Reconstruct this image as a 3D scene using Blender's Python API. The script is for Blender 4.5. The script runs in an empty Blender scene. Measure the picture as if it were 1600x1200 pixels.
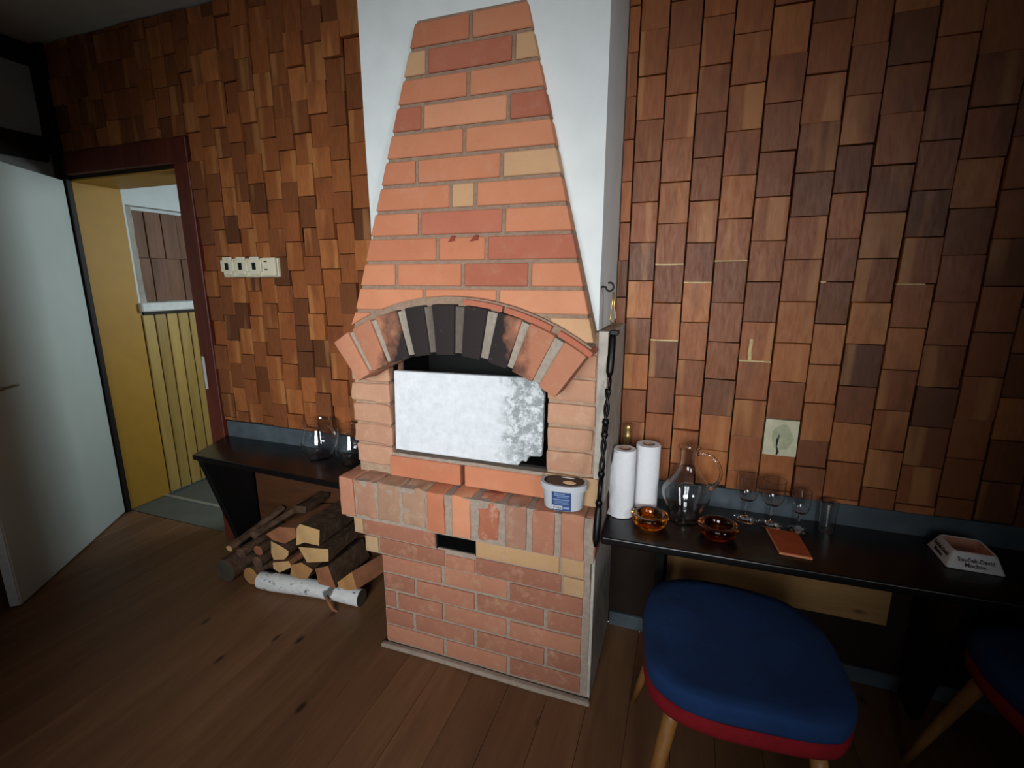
import bpy, bmesh, math, random
from mathutils import Vector, Matrix, Euler, noise
random.seed(7)
S = bpy.context.scene
COL = S.collection
PI = math.pi
R = math.radians

# ---------------------------------------------------------------- camera
cam_d = bpy.data.cameras.new('camera')
cam = bpy.data.objects.new('camera', cam_d); COL.objects.link(cam)
cam_d.sensor_width = 36.0; cam_d.sensor_fit = 'HORIZONTAL'
cam_d.lens = 749.3 / 1600 * 36.0
cam_d.clip_start = 0.02; cam_d.clip_end = 60
yaw, pit = 0.344, -0.216
fwd = Vector((-math.sin(yaw)*math.cos(pit), math.cos(yaw)*math.cos(pit), math.sin(pit)))
cam.location = (1.006, -1.774, 1.395)
cam.rotation_euler = fwd.to_track_quat('-Z', 'Y').to_euler()
S.camera = cam

# ---------------------------------------------------------------- light and exposure
S.view_settings.view_transform = 'Standard'
S.view_settings.look = 'None'
S.view_settings.gamma = 1.0
S.view_settings.use_curve_mapping = False
S.view_settings.exposure = 0.0
W = bpy.data.worlds.new('world'); S.world = W; W.use_nodes = True
bg = W.node_tree.nodes['Background']
bg.inputs[0].default_value = (0.55, 0.68, 0.80, 1); bg.inputs[1].default_value = 1.4

def area(name, loc, target, sx, sy, power, color, spread=180):
    d = bpy.data.lights.new(name, 'AREA'); d.shape = 'RECTANGLE'
    d.size = sx; d.size_y = sy; d.energy = power; d.color = color; d.spread = R(spread)
    o = bpy.data.objects.new(name, d); COL.objects.link(o); o.location = loc
    o.rotation_euler = (Vector(target) - Vector(loc)).to_track_quat('-Z', 'Y').to_euler()
    return o
# daylight through the two sashes of the window behind the camera
area('window_daylight', (0.50, -3.50, 1.50), (-0.12, 0.0, .86), 0.58, 1.05, 7.0, (0.92, 0.97, 1.0), 57)
area('window_daylight', (1.20, -3.50, 1.50), (0.10, 0.0, .86), 0.58, 1.05, 7.0, (0.92, 0.97, 1.0), 57)
# fill light added on the right to brighten the chimney's side face
area('side_fill_light', (2.61, -2.55, 1.75), (0.60, -0.15, 1.35), 0.5, 0.9, 2.6, (0.95, 0.96, 1.0), 46)
# daylight in the passage behind the doorway
area('passage_daylight', (-0.72, 1.05, 1.60), (-2.05, -0.1, 1.15), 0.45, 1.0, 10.5, (0.80, 0.95, 1.0), 150)

# ---------------------------------------------------------------- helpers
WL = {}
def tag(o, label=None, cat=None, group=None, kind=None):
    if label: o['label'] = label
    if cat: o['category'] = cat
    if group: o['group'] = group
    if kind: o['kind'] = kind
    return o
def wloc(o): return WL.get(o.name, Vector((0, 0, 0)))
def attach(o, parent, world):
    WL[o.name] = Vector(world)
    if parent:
        o.parent = parent; o.location = Vector(world) - wloc(parent)
    else: o.location = world
def thing(name, loc, label=None, cat=None, group=None, kind=None, parent=None):
    o = bpy.data.objects.new(name, None); COL.objects.link(o); o.empty_display_size = 0.05
    attach(o, parent, loc); return tag(o, label, cat, group, kind)
def mk(name, bm, mat, parent=None, smooth=False, **t):
    """bmesh in world coordinates -> one mesh object with its origin in its middle"""
    if not bm.verts: bm.free(); return None
    lo = Vector([min(v.co[i] for v in bm.verts) for i in range(3)])
    hi = Vector([max(v.co[i] for v in bm.verts) for i in range(3)])
    c = (lo + hi) / 2
    bmesh.ops.translate(bm, verts=bm.verts, vec=-c)
    bmesh.ops.recalc_face_normals(bm, faces=bm.faces)
    me = bpy.data.meshes.new(name); bm.to_mesh(me); bm.free()
    if smooth:
        for p in me.polygons: p.use_smooth = True
    if mat:
        for m in (mat if isinstance(mat, (list, tuple)) else [mat]): me.materials.append(m)
    o = bpy.data.objects.new(name, me); COL.objects.link(o); attach(o, parent, c)
    return tag(o, **t)
def smooth_angle(o, deg=35):
    me = o.data
    for p in me.polygons: p.use_smooth = True
    bm = bmesh.new(); bm.from_mesh(me)
    for e in bm.edges:
        if len(e.link_faces) == 2 and e.calc_face_angle(0) > R(deg): e.smooth = False
    bm.to_mesh(me); bm.free(); return o
def box(bm, x0, x1, y0, y1, z0, z1, bev=0.0, seg=1, mat=0):
    r = bmesh.ops.create_cube(bm, size=1.0)
    vs = r['verts']
    for v in vs:
        v.co = Vector((x0 + (v.co.x + .5)*(x1-x0), y0 + (v.co.y + .5)*(y1-y0), z0 + (v.co.z + .5)*(z1-z0)))
    fs = list({f for v in vs for f in v.link_faces})
    for f in fs: f.material_index = mat
    if bev > 0:
        es = list({e for v in vs for e in v.link_edges})
        bmesh.ops.bevel(bm, geom=es, offset=bev, segments=seg, profile=0.6, affect='EDGES')
    return bm
def bx(*a, **k): return box(bmesh.new(), *a, **k)
def prism(bm, pts, f0, f1):
    """closed polygon pts; f0/f1 map a 2D point to the front/back 3D point"""
    a = [bm.verts.new(f0(p)) for p in pts]; b = [bm.verts.new(f1(p)) for p in pts]
    n = len(pts)
    bm.faces.new(a); bm.faces.new(b[::-1])
    for i in range(n): bm.faces.new((a[i], b[i], b[(i+1) % n], a[(i+1) % n]))
    return bm
def bevel_all(bm, w, seg=1, ang=20):
    es = [e for e in bm.edges if len(e.link_faces) == 2 and e.calc_face_angle(0) > R(ang)]
    bmesh.ops.bevel(bm, geom=es, offset=w, segments=seg, profile=0.6, affect='EDGES'); return bm
def lathe(bm, prof, c, n=40, closed=False, sx=1.0, sy=1.0):
    """prof: list of (r, z)"""
    rings = []
    for r, z in prof:
        if r < 1e-5: rings.append([bm.verts.new((c[0], c[1], c[2]+z))])
        else: rings.append([bm.verts.new((c[0]+r*sx*math.cos(2*PI*i/n), c[1]+r*sy*math.sin(2*PI*i/n), c[2]+z)) for i in range(n)])
    m = len(rings)
    for k in range(m if closed else m-1):
        a, b = rings[k], rings[(k+1) % m]
        for i in range(n):
            j = (i+1) % n
            if len(a) == 1 and len(b) == 1: continue
            if len(a) == 1: bm.faces.new((a[0], b[i], b[j]))
            elif len(b) == 1: bm.faces.new((a[i], a[j], b[0]))
            else: bm.faces.new((a[i], a[j], b[j], b[i]))
    return bm
def tube(bm, pts, rad, n=10, cap=True):
    pts = [Vector(p) for p in pts]; rings = []
    up = Vector((0.13, 0.31, 0.94)).normalized()
    for i, p in enumerate(pts):
        d = (pts[min(i+1, len(pts)-1)] - pts[max(i-1, 0)]).normalized()
        u = up - d*up.dot(d)
        if u.length < 1e-3: u = Vector((1, 0, 0)) - d*d.x
        u.normalize(); up = u; w = d.cross(u)
        r = rad[i] if isinstance(rad, (list, tuple)) else rad
        rings.append([bm.verts.new(p + (u*math.cos(2*PI*k/n) + w*math.sin(2*PI*k/n))*r) for k in range(n)])
    for a, b in zip(rings, rings[1:]):
        for k in range(n): bm.faces.new((a[k], a[(k+1) % n], b[(k+1) % n], b[k]))
    if cap: bm.faces.new(rings[0][::-1]); bm.faces.new(rings[-1])
    return bm
def rough(bm, amp, freq, seed=0):
    off = Vector((seed*3.1, seed*1.7, seed*.9))
    for v in bm.verts:
        v.co += noise.noise_vector(v.co*freq + off)*amp
    return bm
def subdiv(bm, cuts):
    bmesh.ops.subdivide_edges(bm, edges=bm.edges[:], cuts=cuts, use_grid_fill=True); return bm
def bezier(p0, p1, p2, p3, n=14):
    p0, p1, p2, p3 = map(Vector, (p0, p1, p2, p3))
    return [p0*(1-t)**3 + p1*3*t*(1-t)**2 + p2*3*t*t*(1-t) + p3*t**3 for t in [i/(n-1) for i in range(n)]]

# ---------------------------------------------------------------- materials
def srgb(r, g, b):
    f = lambda c: (c/255/12.92) if c/255 <= .04045 else ((c/255+.055)/1.055)**2.4
    return (f(r), f(g), f(b), 1)
class NT:
    def __init__(s, name):
        s.m = bpy.data.materials.new(name); s.m.use_nodes = True; s.t = s.m.node_tree
        s.p = s.t.nodes['Principled BSDF']
    def n(s, typ, **k):
        x = s.t.nodes.new('ShaderNode' + typ)
        for a, v in k.items(): setattr(x, a, v)
        return x
    def l(s, a, b): s.t.links.new(a, b)
    def val(s, sock, v):
        if hasattr(v, 'is_output') or isinstance(v, bpy.types.NodeSocket): s.l(v, sock)
        else: sock.default_value = v
    def coord(s, scale=(1, 1, 1), rnd=0.0, kind='Object'):
        tc = s.n('TexCoord'); mp = s.n('Mapping'); s.l(tc.outputs[kind], mp.inputs[0]); mp.inputs['Scale'].default_value = scale
        if rnd:
            oi = s.n('ObjectInfo'); ml = s.n('Math', operation='MULTIPLY'); s.l(oi.outputs['Random'], ml.inputs[0]); ml.inputs[1].default_value = rnd
            cb = s.n('CombineXYZ'); [s.l(ml.outputs[0], cb.inputs[i]) for i in range(3)]
            s.l(cb.outputs[0], mp.inputs['Location'])
        return mp.outputs[0]
    def noise(s, vec, scale, detail=4, rough=.55, dist=0):
        x = s.n('TexNoise'); s.l(vec, x.inputs['Vector']); x.inputs['Scale'].default_value = scale
        x.inputs['Detail'].default_value = detail; x.inputs['Roughness'].default_value = rough; x.inputs['Distortion'].default_value = dist
        return x.outputs[0]
    def ramp(s, fac, stops):
        x = s.n('ValToRGB'); s.l(fac, x.inputs[0]); cr = x.color_ramp
        while len(cr.elements) < len(stops): cr.elements.new(0.5)
        for e, (p, c) in zip(cr.elements, stops): e.position = p; e.color = c
        return x.outputs[0]
    def mix(s, fac, a, b, blend='MIX'):
        x = s.n('MixRGB', blend_type=blend); s.val(x.inputs[0], fac); s.val(x.inputs[1], a); s.val(x.inputs[2], b); return x.outputs[0]
    def rng(s, v, a, b, c=0, d=1):
        x = s.n('MapRange'); s.l(v, x.inputs[0]); x.inputs[1].default_value = a; x.inputs[2].default_value = b
        x.inputs[3].default_value = c; x.inputs[4].default_value = d; return x.outputs[0]
    def bump(s, h, strength=.3, dist=.01):
        b = s.n('Bump'); s.l(h, b.inputs['Height']); b.inputs['Strength'].default_value = strength; b.inputs['Distance'].default_value = dist
        s.l(b.outputs[0], s.p.inputs['Normal'])
    def rnd(s): return s.n('ObjectInfo').outputs['Random']
    def out(s, col, rough=.6, metal=0, spec=.5):
        s.val(s.p.inputs['Base Color'], col); s.val(s.p.inputs['Roughness'], rough)
        s.p.inputs['Metallic'].default_value = metal; s.p.inputs['Specular IOR Level'].default_value = spec
        return s.m
def plain(name, c, rough=.5, metal=0, spec=.5, var=.12, scale=30, bump=0, bd=.002):
    t = NT(name); v = t.coord(); nz = t.noise(v, scale)
    dark = tuple(x*(1-var) for x in c[:3]) + (1,); lite = tuple(min(1, x*(1+var)) for x in c[:3]) + (1,)
    if bump: t.bump(nz, bump, bd)
    return t.out(t.ramp(nz, [(.3, dark), (.7, lite)]), rough, metal, spec)
def m_tile():
    t = NT('cedar_tile_wood')
    v = t.coord((1, 1, .22), 37.0)
    base = t.ramp(t.rnd(), [(0, srgb(98, 58, 34)), (.14, srgb(126, 74, 42)), (.5, srgb(145, 84, 46)), (.85, srgb(158, 93, 50)), (1, srgb(178, 110, 60))])
    g = t.noise(v, 90, 5, .6, .4)
    c = t.mix(t.rng(g, .35, .7, 0, .55), base, t.mix(1, base, (.62, .52, .45, 1), 'MULTIPLY'))
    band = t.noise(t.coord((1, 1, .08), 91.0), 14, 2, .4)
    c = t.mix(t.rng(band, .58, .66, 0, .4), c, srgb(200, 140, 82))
    dk = t.noise(t.coord((1, 1, .35), 53.0), 12, 3, .5)
    c = t.mix(t.rng(dk, .55, .75, 0, .55), c, srgb(84, 46, 28))
    t.bump(g, .25, .002)
    return t.out(c, t.rng(g, .3, .7, .42, .6), 0, .35)
def m_brick(name, stops, dirt=.25, soot=False, dcol=srgb(180, 160, 140), rgh=.85):
    t = NT(name); v = t.coord((1, 1, 1), 17.0)
    base = t.ramp(t.rnd(), stops)
    a = t.noise(v, 9, 4, .6); b = t.noise(v, 110, 4, .7)
    c = t.mix(t.rng(a, .35, .75, 0, .35), base, t.mix(1, base, (.72, .62, .55, 1), 'MULTIPLY'))
    c = t.mix(t.rng(t.noise(v, 24, 5, .7), .52, .75, 0, dirt), c, dcol)
    c = t.mix(t.rng(b, .62, .8, 0, .25), c, srgb(90, 50, 35))
    if soot:
        geo = t.n('NewGeometry'); sp = t.n('SeparateXYZ'); t.l(geo.outputs['Position'], sp.inputs[0])
        d = t.n('Math', operation='SUBTRACT'); t.l(sp.outputs[0], d.inputs[0]); d.inputs[1].default_value = .355
        ab = t.n('Math', operation='ABSOLUTE'); t.l(d.outputs[0], ab.inputs[0])
        wob = t.n('Math', operation='ADD'); t.l(ab.outputs[0], wob.inputs[0])
        t.l(t.rng(t.noise(t.coord((1, 1, 1), 0), 12, 4), .3, .7, -.05, .05), wob.inputs[1])
        c = t.mix(t.rng(wob.outputs[0], .17, .245, .97, 0), c, t.mix(t.rng(t.noise(t.coord((1, 1, 1), 3), 30, 6, .8), .62, .75, 0, .5), srgb(28, 28, 30), srgb(120, 104, 100)))
    t.bump(b, .35, .003)
    return t.out(c, rgh, 0, .25)
def m_mortar(name, c, var=.2, soot=False):
    t = NT(name); v = t.coord(); nz = t.noise(v, 60, 5, .7)
    col = t.ramp(nz, [(.3, tuple(x*(1-var) for x in c[:3])+(1,)), (.7, tuple(x*(1+var) for x in c[:3])+(1,))])
    if soot:
        geo = t.n('NewGeometry'); sp = t.n('SeparateXYZ'); t.l(geo.outputs['Position'], sp.inputs[0])
        d = t.n('Math', operation='SUBTRACT'); t.l(sp.outputs[0], d.inputs[0]); d.inputs[1].default_value = .34
        ab = t.n('Math', operation='ABSOLUTE'); t.l(d.outputs[0], ab.inputs[0])
        col = t.mix(t.rng(ab.outputs[0], .05, .16, .75, 0), col, srgb(60, 55, 50))
    t.bump(nz, .5, .004)
    return t.out(col, .95, 0, .15)
def m_wood(name, stops, sc=(1, 1, 1), scale=8, rough=.5, spec=.4, knots=None, rnd=23.0, bumpv=.15):
    t = NT(name); v = t.coord(sc, rnd); g = t.noise(v, scale, 5, .6, .6); f = t.noise(v, scale*6, 3, .6)
    mx = t.n('Math', operation='ADD'); t.l(t.rng(g, 0, 1, 0, .75), mx.inputs[0]); t.l(t.rng(f, 0, 1, 0, .25), mx.inputs[1])
    c = t.ramp(mx.outputs[0], stops)
    rv = t.rng(t.rnd(), 0, 1, .82, 1.12); hs = t.n('HueSaturation'); t.l(c, hs.inputs['Color']); t.l(rv, hs.inputs['Value']); c = hs.outputs[0]
    if knots:
        vo = t.n('TexVoronoi'); t.l(t.coord(knots[0], 5.0), vo.inputs['Vector']); vo.inputs['Scale'].default_value = knots[1]
        c = t.mix(t.rng(vo.outputs['Distance'], knots[2], knots[2]*2.2, .85, 0), c, knots[3])
    t.bump(g, bumpv, .002)
    return t.out(c, rough, 0, spec)
def m_glass(name, col=(1, 1, 1, 1), rough=0.0, ior=1.48):
    t = NT(name); t.p.inputs['Base Color'].default_value = col; t.p.inputs['Transmission Weight'].default_value = 1.0
    t.p.inputs['Roughness'].default_value = rough; t.p.inputs['IOR'].default_value = ior; return t.m

M = {}
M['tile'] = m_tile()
OR = [(0, srgb(178, 110, 80)), (.3, srgb(188, 120, 88)), (.7, srgb(194, 128, 94)), (1, srgb(200, 138, 104))]
RD = [(0, srgb(162, 94, 72)), (1, srgb(174, 104, 80))]
TN = [(0, srgb(188, 146, 108)), (1, srgb(198, 158, 120))]
BS = [(0, srgb(146, 96, 76)), (.5, srgb(160, 106, 84)), (1, srgb(174, 120, 94))]
M['brick'] = m_brick('brick_orange', OR, .18)
M['brick_red'] = m_brick('brick_red', RD, .15)
M['brick_tan'] = m_brick('brick_tan', TN, .12, dcol=srgb(196, 150, 96))
M['brick_base'] = m_brick('brick_base', BS, .75, dcol=srgb(176, 138, 110))
M['brick_base_tan'] = m_brick('brick_base_tan', [(0, srgb(172, 142, 108)), (1, srgb(182, 144, 104))], .4)
M['brick_worn'] = m_brick('brick_worn', [(0, srgb(128, 90, 74)), (.5, srgb(142, 102, 84)), (1, srgb(164, 120, 98))], .7, dcol=srgb(170, 148, 128))
M['brick_dusty'] = m_brick('brick_dusty', [(0, srgb(150, 116, 94)), (1, srgb(160, 124, 100))], .85, dcol=srgb(166, 146, 124))
M['brick_smeared'] = m_brick('brick_smeared', [(0, srgb(160, 96, 72)), (1, srgb(170, 104, 78))], .9, dcol=srgb(196, 160, 140))
M['dirt'] = m_mortar('brick_dirt', srgb(112, 84, 68), .35)
M['brick_jamb'] = m_brick('brick_jamb', [(0, srgb(174, 130, 104)), (1, srgb(188, 144, 116))], .45, dcol=srgb(200, 172, 146))
M['brick_arch'] = m_brick('brick_arch', [(0, srgb(164, 108, 82)), (1, srgb(180, 122, 94))], .3, soot=True)
M['mortar'] = m_mortar('mortar_grey', srgb(150, 134, 120))
M['mortar_dark'] = m_mortar('mortar_hood', srgb(140, 116, 98))
M['mortar_arch'] = m_mortar('mortar_arch', srgb(150, 138, 124), soot=True)
M['mortar_jamb'] = m_mortar('mortar_jamb', srgb(158, 132, 110))
M['plaster'] = plain('plaster_white', srgb(214, 218, 216), .9, 0, .2, .04, 12, .12, .004)
M['side_plaster'] = plain('plaster_grey', srgb(168, 160, 150), .9, 0, .2, .18, 18, .4, .006)
M['wallbase'] = plain('dark_brown_wall', srgb(38, 26, 20), .85, 0, .2, .2, 12, .2, .003)
M['filler'] = plain('pale_filler', srgb(214, 190, 140), .8, 0, .2, .15, 60, .3, .002)
M['ceiling'] = plain('ceiling_plaster', srgb(204, 206, 200), .95, 0, .2, .06, 8, .25, .004)
M['greywall'] = plain('grey_wall_paint', srgb(158, 158, 152), .9, 0, .2, .1, 8, .15, .004)
M['rearwall'] = plain('rear_wall_paint', srgb(128, 116, 100), .9, 0, .2, .1, 8, .15, .004)
M['darktrim'] = plain('dark_stained_trim', srgb(30, 20, 16), .6, 0, .35, .2, 20, .1, .002)
M['frame'] = m_wood('red_brown_frame', [(.3, srgb(74, 30, 20)), (.7, srgb(116, 52, 34))], (1, 1, .12), 14, .5)
M['ochre'] = plain('ochre_paint', srgb(176, 130, 44), .55, 0, .4, .06, 9, .05, .002)
M['wains'] = m_wood('yellow_varnished_board', [(.3, srgb(158, 124, 60)), (.7, srgb(190, 158, 88))], (1, 1, .1), 16, .45)
M['nichewood'] = m_wood('niche_board_wood', [(.3, srgb(84, 52, 36)), (.7, srgb(132, 90, 62))], (1, 1, .12), 14, .6)
M['doorpaint'] = plain('door_paint', srgb(196, 204, 198), .38, 0, .5, .03, 5, .03, .002)
M['dooredge'] = plain('door_edge_paint', srgb(205, 205, 200), .5, 0, .4, .08, 40, .1, .002)
M['metal'] = plain('brushed_metal', srgb(150, 146, 138), .35, 1, .5, .05)
M['strip'] = plain('threshold_metal', srgb(176, 182, 178), .45, .6, .5, .08)
M['slate'] = plain('slate_floor', srgb(92, 98, 94), .45, 0, .4, .14, 10, .1, .003)
M['floor'] = m_wood('pine_floor_board', [(.25, srgb(96, 66, 46)), (.5, srgb(118, 82, 56)), (.8, srgb(138, 100, 68))], (1, .1, 1), 11, .5, .35,
                    knots=((1, .45, 1), 7.5, .05, srgb(34, 20, 14)))
M['black'] = plain('black_varnish', srgb(16, 14, 14), .28, 0, .5, .25, 14, .05, .001)
M['blackmatte'] = plain('black_paint', srgb(12, 11, 11), .6, 0, .3, .25, 14)
M['splash'] = plain('grey_blue_upstand', srgb(78, 88, 94), .5, 0, .4, .3, 9, .1, .002)
M['apron'] = m_wood('apron_board_wood', [(.3, srgb(64, 36, 18)), (.7, srgb(98, 58, 30))], (.12, 1, 1), 14, .6)
M['apron_pale'] = m_wood('pale_apron_wood', [(.3, srgb(128, 92, 52)), (.7, srgb(168, 128, 78))], (.12, 1, 1), 14, .6, knots=((.5, 1, 1), 7, .05, srgb(60, 40, 24)))
M['iron'] = plain('black_iron', srgb(22, 22, 22), .38, .7, .5, .2, 40, .2, .001)
M['brass'] = plain('gold_foil', srgb(190, 160, 104), .32, .85, .5, .2, 60, .4, .001)
M['paper'] = plain('paper_towel', srgb(226, 226, 228), .95, 0, .1, .03, 120, .3, .001)
M['card'] = plain('cardboard_core', srgb(150, 116, 96), .9)
M['cream'] = plain('cream_plastic', srgb(226, 218, 190), .4, 0, .5, .03)
M['darkhole'] = plain('dark_plastic', srgb(20, 18, 18), .5)
M['terracotta'] = plain('terracotta_glaze', srgb(176, 78, 34), .4, 0, .5, .2, 30, .2, .001)
M['terraedge'] = plain('terracotta_edge', srgb(206, 130, 90), .8)
M['china'] = plain('white_china', srgb(232, 230, 226), .25, 0, .5, .03, 10)
M['dish'] = plain('ashtray_well', srgb(190, 132, 108), .3, 0, .5, .2, 20)
M['ink'] = plain('dark_red_ink', srgb(66, 26, 38), .6)
M['blue'] = plain('blue_cushion_cloth', srgb(12, 42, 82), .9, 0, .3, .14, 14, .5, .006)
M['red'] = plain('red_seat_cloth', srgb(116, 14, 22), .9, 0, .2, .15, 40, .2, .001)
M['legwood'] = m_wood('beech_leg', [(.3, srgb(120, 78, 38)), (.7, srgb(160, 110, 58))], (1, 1, .15), 20, .45)
M['glass'] = m_glass('clear_glass')
M['amber'] = m_glass('amber_glass', srgb(226, 138, 28), .02)
M['amber_dark'] = m_glass('dark_amber_glass', srgb(170, 78, 26), .02)
M['bottle'] = m_glass('green_bottle_glass', srgb(40, 70, 34), .02)
M['label_blue'] = plain('blue_label', srgb(44, 66, 110), .5)
M['label_light'] = plain('light_blue_print', srgb(130, 152, 186), .5)
M['label_white'] = plain('white_print', srgb(228, 232, 236), .5)
M['lid_black'] = plain('black_lid_print', srgb(22, 20, 24), .35)
M['icecream'] = plain('cream_print', srgb(240, 206, 156), .5)
def m_tub():
    t = NT('translucent_plastic'); t.p.inputs['Transmission Weight'].default_value = .25
    return t.out(srgb(205, 208, 212), .35, 0, .4)
M['tub'] = m_tub()
def m_cover():
    t = NT('whitewashed_board'); v = t.coord(); n1 = t.noise(v, 7, 5, .6)
    c = t.ramp(t.noise(v, 40, 4, .6), [(.3, srgb(198, 200, 202)), (.7, srgb(214, 216, 218))])
    sp = t.n('SeparateXYZ'); t.l(v, sp.inputs[0])
    ad = t.n('Math', operation='ADD'); t.l(sp.outputs[0], ad.inputs[0]); t.l(t.rng(n1, .3, .7, -.05, .05), ad.inputs[1])
    edge = t.rng(ad.outputs[0], .13, .17, 0, 1)
    fl = t.rng(t.noise(v, 45, 6, .75), .42, .56, 0, 1)
    m = t.n('Math', operation='MULTIPLY'); t.l(edge, m.inputs[0]); t.l(fl, m.inputs[1])
    c = t.mix(m.outputs[0], c, srgb(138, 144, 144)); t.bump(n1, .1, .003)
    return t.out(c, .8, 0, .25)
M['cover'] = m_cover()
def m_birch():
    t = NT('birch_bark'); v = t.coord((.35, 1, 1)); 
    c = t.ramp(t.noise(v, 60, 3, .6), [(.3, srgb(196, 196, 192)), (.62, srgb(214, 214, 212)), (.7, srgb(90, 84, 78))])
    c = t.mix(t.rng(t.noise(t.coord(), 13, 3, .5), .62, .68, 0, .85), c, srgb(58, 52, 48))
    return t.out(c, .8, 0, .2)
M['birch'] = m_birch()
M['bark'] = plain('brown_bark', srgb(92, 70, 56), .95, 0, .1, .45, 26, .9, .01)
M['bark_orange'] = plain('orange_split_wood', srgb(142, 92, 64), .85, 0, .2, .2, 20, .4, .004)
M['bark_dark'] = plain('dark_bark', srgb(78, 60, 46), .95, 0, .1, .4, 26, .8, .008)
M['cut'] = plain('cut_wood', srgb(190, 152, 104), .85, 0, .2, .12, 18, .2, .002)
M['cut_warm'] = plain('cut_wood_warm', srgb(166, 120, 74), .85, 0, .2, .15, 18, .2, .002)
M['cut_dark'] = plain('cut_wood_dark', srgb(70, 62, 52), .9, 0, .2, .2, 18, .2, .002)
M['patch'] = plain('cracked_plaster', srgb(214, 208, 176), .9, 0, .2, .1, 22, .7, .006)
M['patch_dark'] = plain('smeared_plaster', srgb(182, 184, 152), .9, 0, .2, .2, 30, .8, .006)
M['windowwhite'] = plain('window_paint', srgb(216, 216, 212), .5)

# ---------------------------------------------------------------- the room
def struct(name, bm, mat, parent=None): return mk(name, bm, mat, parent, kind='structure')
XL, XRt, YR, H = -2.20, 2.66, -3.55, 2.54
DX0, DX1, DH = -2.143, -1.30, 1.905          # doorway
bm = bmesh.new()
box(bm, XL-.12, DX0, 0, .245, 0, H); box(bm, DX0, DX1, 0, .245, DH, H); box(bm, DX1, .385, 0, .245, 0, H)
wall_l = struct('wall_back_left', bm, M['wallbase'])
wall_r = struct('wall_back_right', bx(.385, XRt+.12, 0, .245, 0, H), M['wallbase'])
struct('wall_left', bx(XL-.12, XL, YR, 0, 0, H), M['greywall'])
bm = bmesh.new()
sy0, sy1, sz0, sz1 = -2.90, -2.20, 1.20, 2.28
box(bm, XRt, XRt+.12, YR, sy0, 0, H); box(bm, XRt, XRt+.12, sy1, 0, 0, H)
box(bm, XRt, XRt+.12, sy0, sy1, 0, sz0); box(bm, XRt, XRt+.12, sy0, sy1, sz1, H)
struct('wall_right', bm, M['rearwall'])
added_win = thing('added_window', (XRt+.06, -2.55, sz0), kind='structure')  # unseen window, added to go with the side fill light
bm = bmesh.new()
box(bm, XRt+.04, XRt+.09, sy0, sy0+.05, sz0, sz1); box(bm, XRt+.04, XRt+.09, sy1-.05, sy1, sz0, sz1)
box(bm, XRt+.04, XRt+.09, sy0+.05, sy1-.05, sz0, sz0+.05); box(bm, XRt+.04, XRt+.09, sy0+.05, sy1-.05, sz1-.05, sz1)
mk('window_frame', bm, plain('window_frame_paint', srgb(216, 216, 212), .5), added_win)
mk('pane', bx(XRt+.062, XRt+.068, sy0+.05, sy1-.05, sz0+.05, sz1-.05), M['glass'], added_win)
bm = bmesh.new()                                # rear wall round the double window
wx0, wx1, wz0, wz1 = .14, 1.56, .92, 2.08
box(bm, XL-.12, wx0, YR-.3, YR, 0, H); box(bm, wx1, XRt+.12, YR-.3, YR, 0, H)
box(bm, wx0, wx1, YR-.3, YR, 0, wz0); box(bm, wx0, wx1, YR-.3, YR, wz1, H)
struct('wall_rear', bm, M['rearwall'])
win = thing('window_1', (.85, YR-.12, wz0), kind='structure')
bm = bmesh.new()
box(bm, wx0, wx0+.06, YR-.16, YR-.09, wz0, wz1); box(bm, wx1-.06, wx1, YR-.16, YR-.09, wz0, wz1)
box(bm, wx0+.06, wx1-.06, YR-.16, YR-.09, wz0, wz0+.06); box(bm, wx0+.06, wx1-.06, YR-.16, YR-.09, wz1-.06, wz1)
box(bm, .81, .89, YR-.16, YR-.09, wz0+.06, wz1-.06)
mk('window_frame', bm, M['windowwhite'], win)
for a, b in ((wx0+.06, .81), (.89, wx1-.06)):
    mk('pane', bx(a, b, YR-.128, YR-.122, wz0+.06, wz1-.06), M['glass'], win)
struct('ceiling', bx(XL-.12, XRt+.12, YR-.3, 0, H, H+.1), M['ceiling'])

# floor: boards running towards the back wall, each its own plank
floor = struct('floor', bx(XL-.12, XRt+.12, YR-.3, 0, -.12, -.024), M['darktrim'])
x = XL; i = 0
while x < XRt - .02:
    w = random.choice((.128, .134, .14)); x1 = min(x + w, XRt)
    ys = sorted([YR] + ([random.uniform(-3.0, -1.9)] if random.random() < .55 else []) + [0.0])
    for a, b in zip(ys, ys[1:]):
        mk('plank', bx(x+.0005, x1-.0005, a+.001, b-.001, -.026, random.uniform(-.0008, 0), bev=.0012), M['floor'], floor)
    x = x1; i += 1

# passage behind the doorway
pf = struct('passage_floor', bx(XL-.12, .6, 0, 3.1, -.12, -.012), M['slate'])
for (a, b, c, d) in ((DX0, DX1, .006, .206), (DX0, -1.62, .232, .62), (-1.61, -1.05, .232, .62), (DX0, -1.62, .63, 1.05), (-1.61, -1.05, .63, 1.05), (-1.04, -.5, .232, .62)):
    mk('floor_slab', bx(a+.002, b-.002, c, d, -.014, -.002, bev=.002), M['slate'], pf)
mk('metal_strip', bx(DX0, -1.2, .207, .231, -.013, .004, bev=.002), M['strip'], pf)
bm = bmesh.new()
pxw = DX0
box(bm, pxw-.2, pxw, .245, .262, 0, H); box(bm, pxw-.2, pxw, .262, 2.2, 1.822, H)
box(bm, pxw-.2, pxw-.06, .262, 2.2, 0, 1.822); box(bm, pxw-.06, pxw, .262, 2.2, 0, 1.19)
box(bm, pxw-.2, pxw, 2.2, 3.1, 0, H)
pw = struct('wall_passage_left', bm, M['plaster'])
yb = .2495; k = 0
while yb < 2.0:
    y1 = yb + .074
    mk('wainscot_board', bx(pxw+.0025, pxw+.016, yb+.004, y1-.004, .01, 1.175, bev=.003), M['wains'], pw); yb = y1
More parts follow.
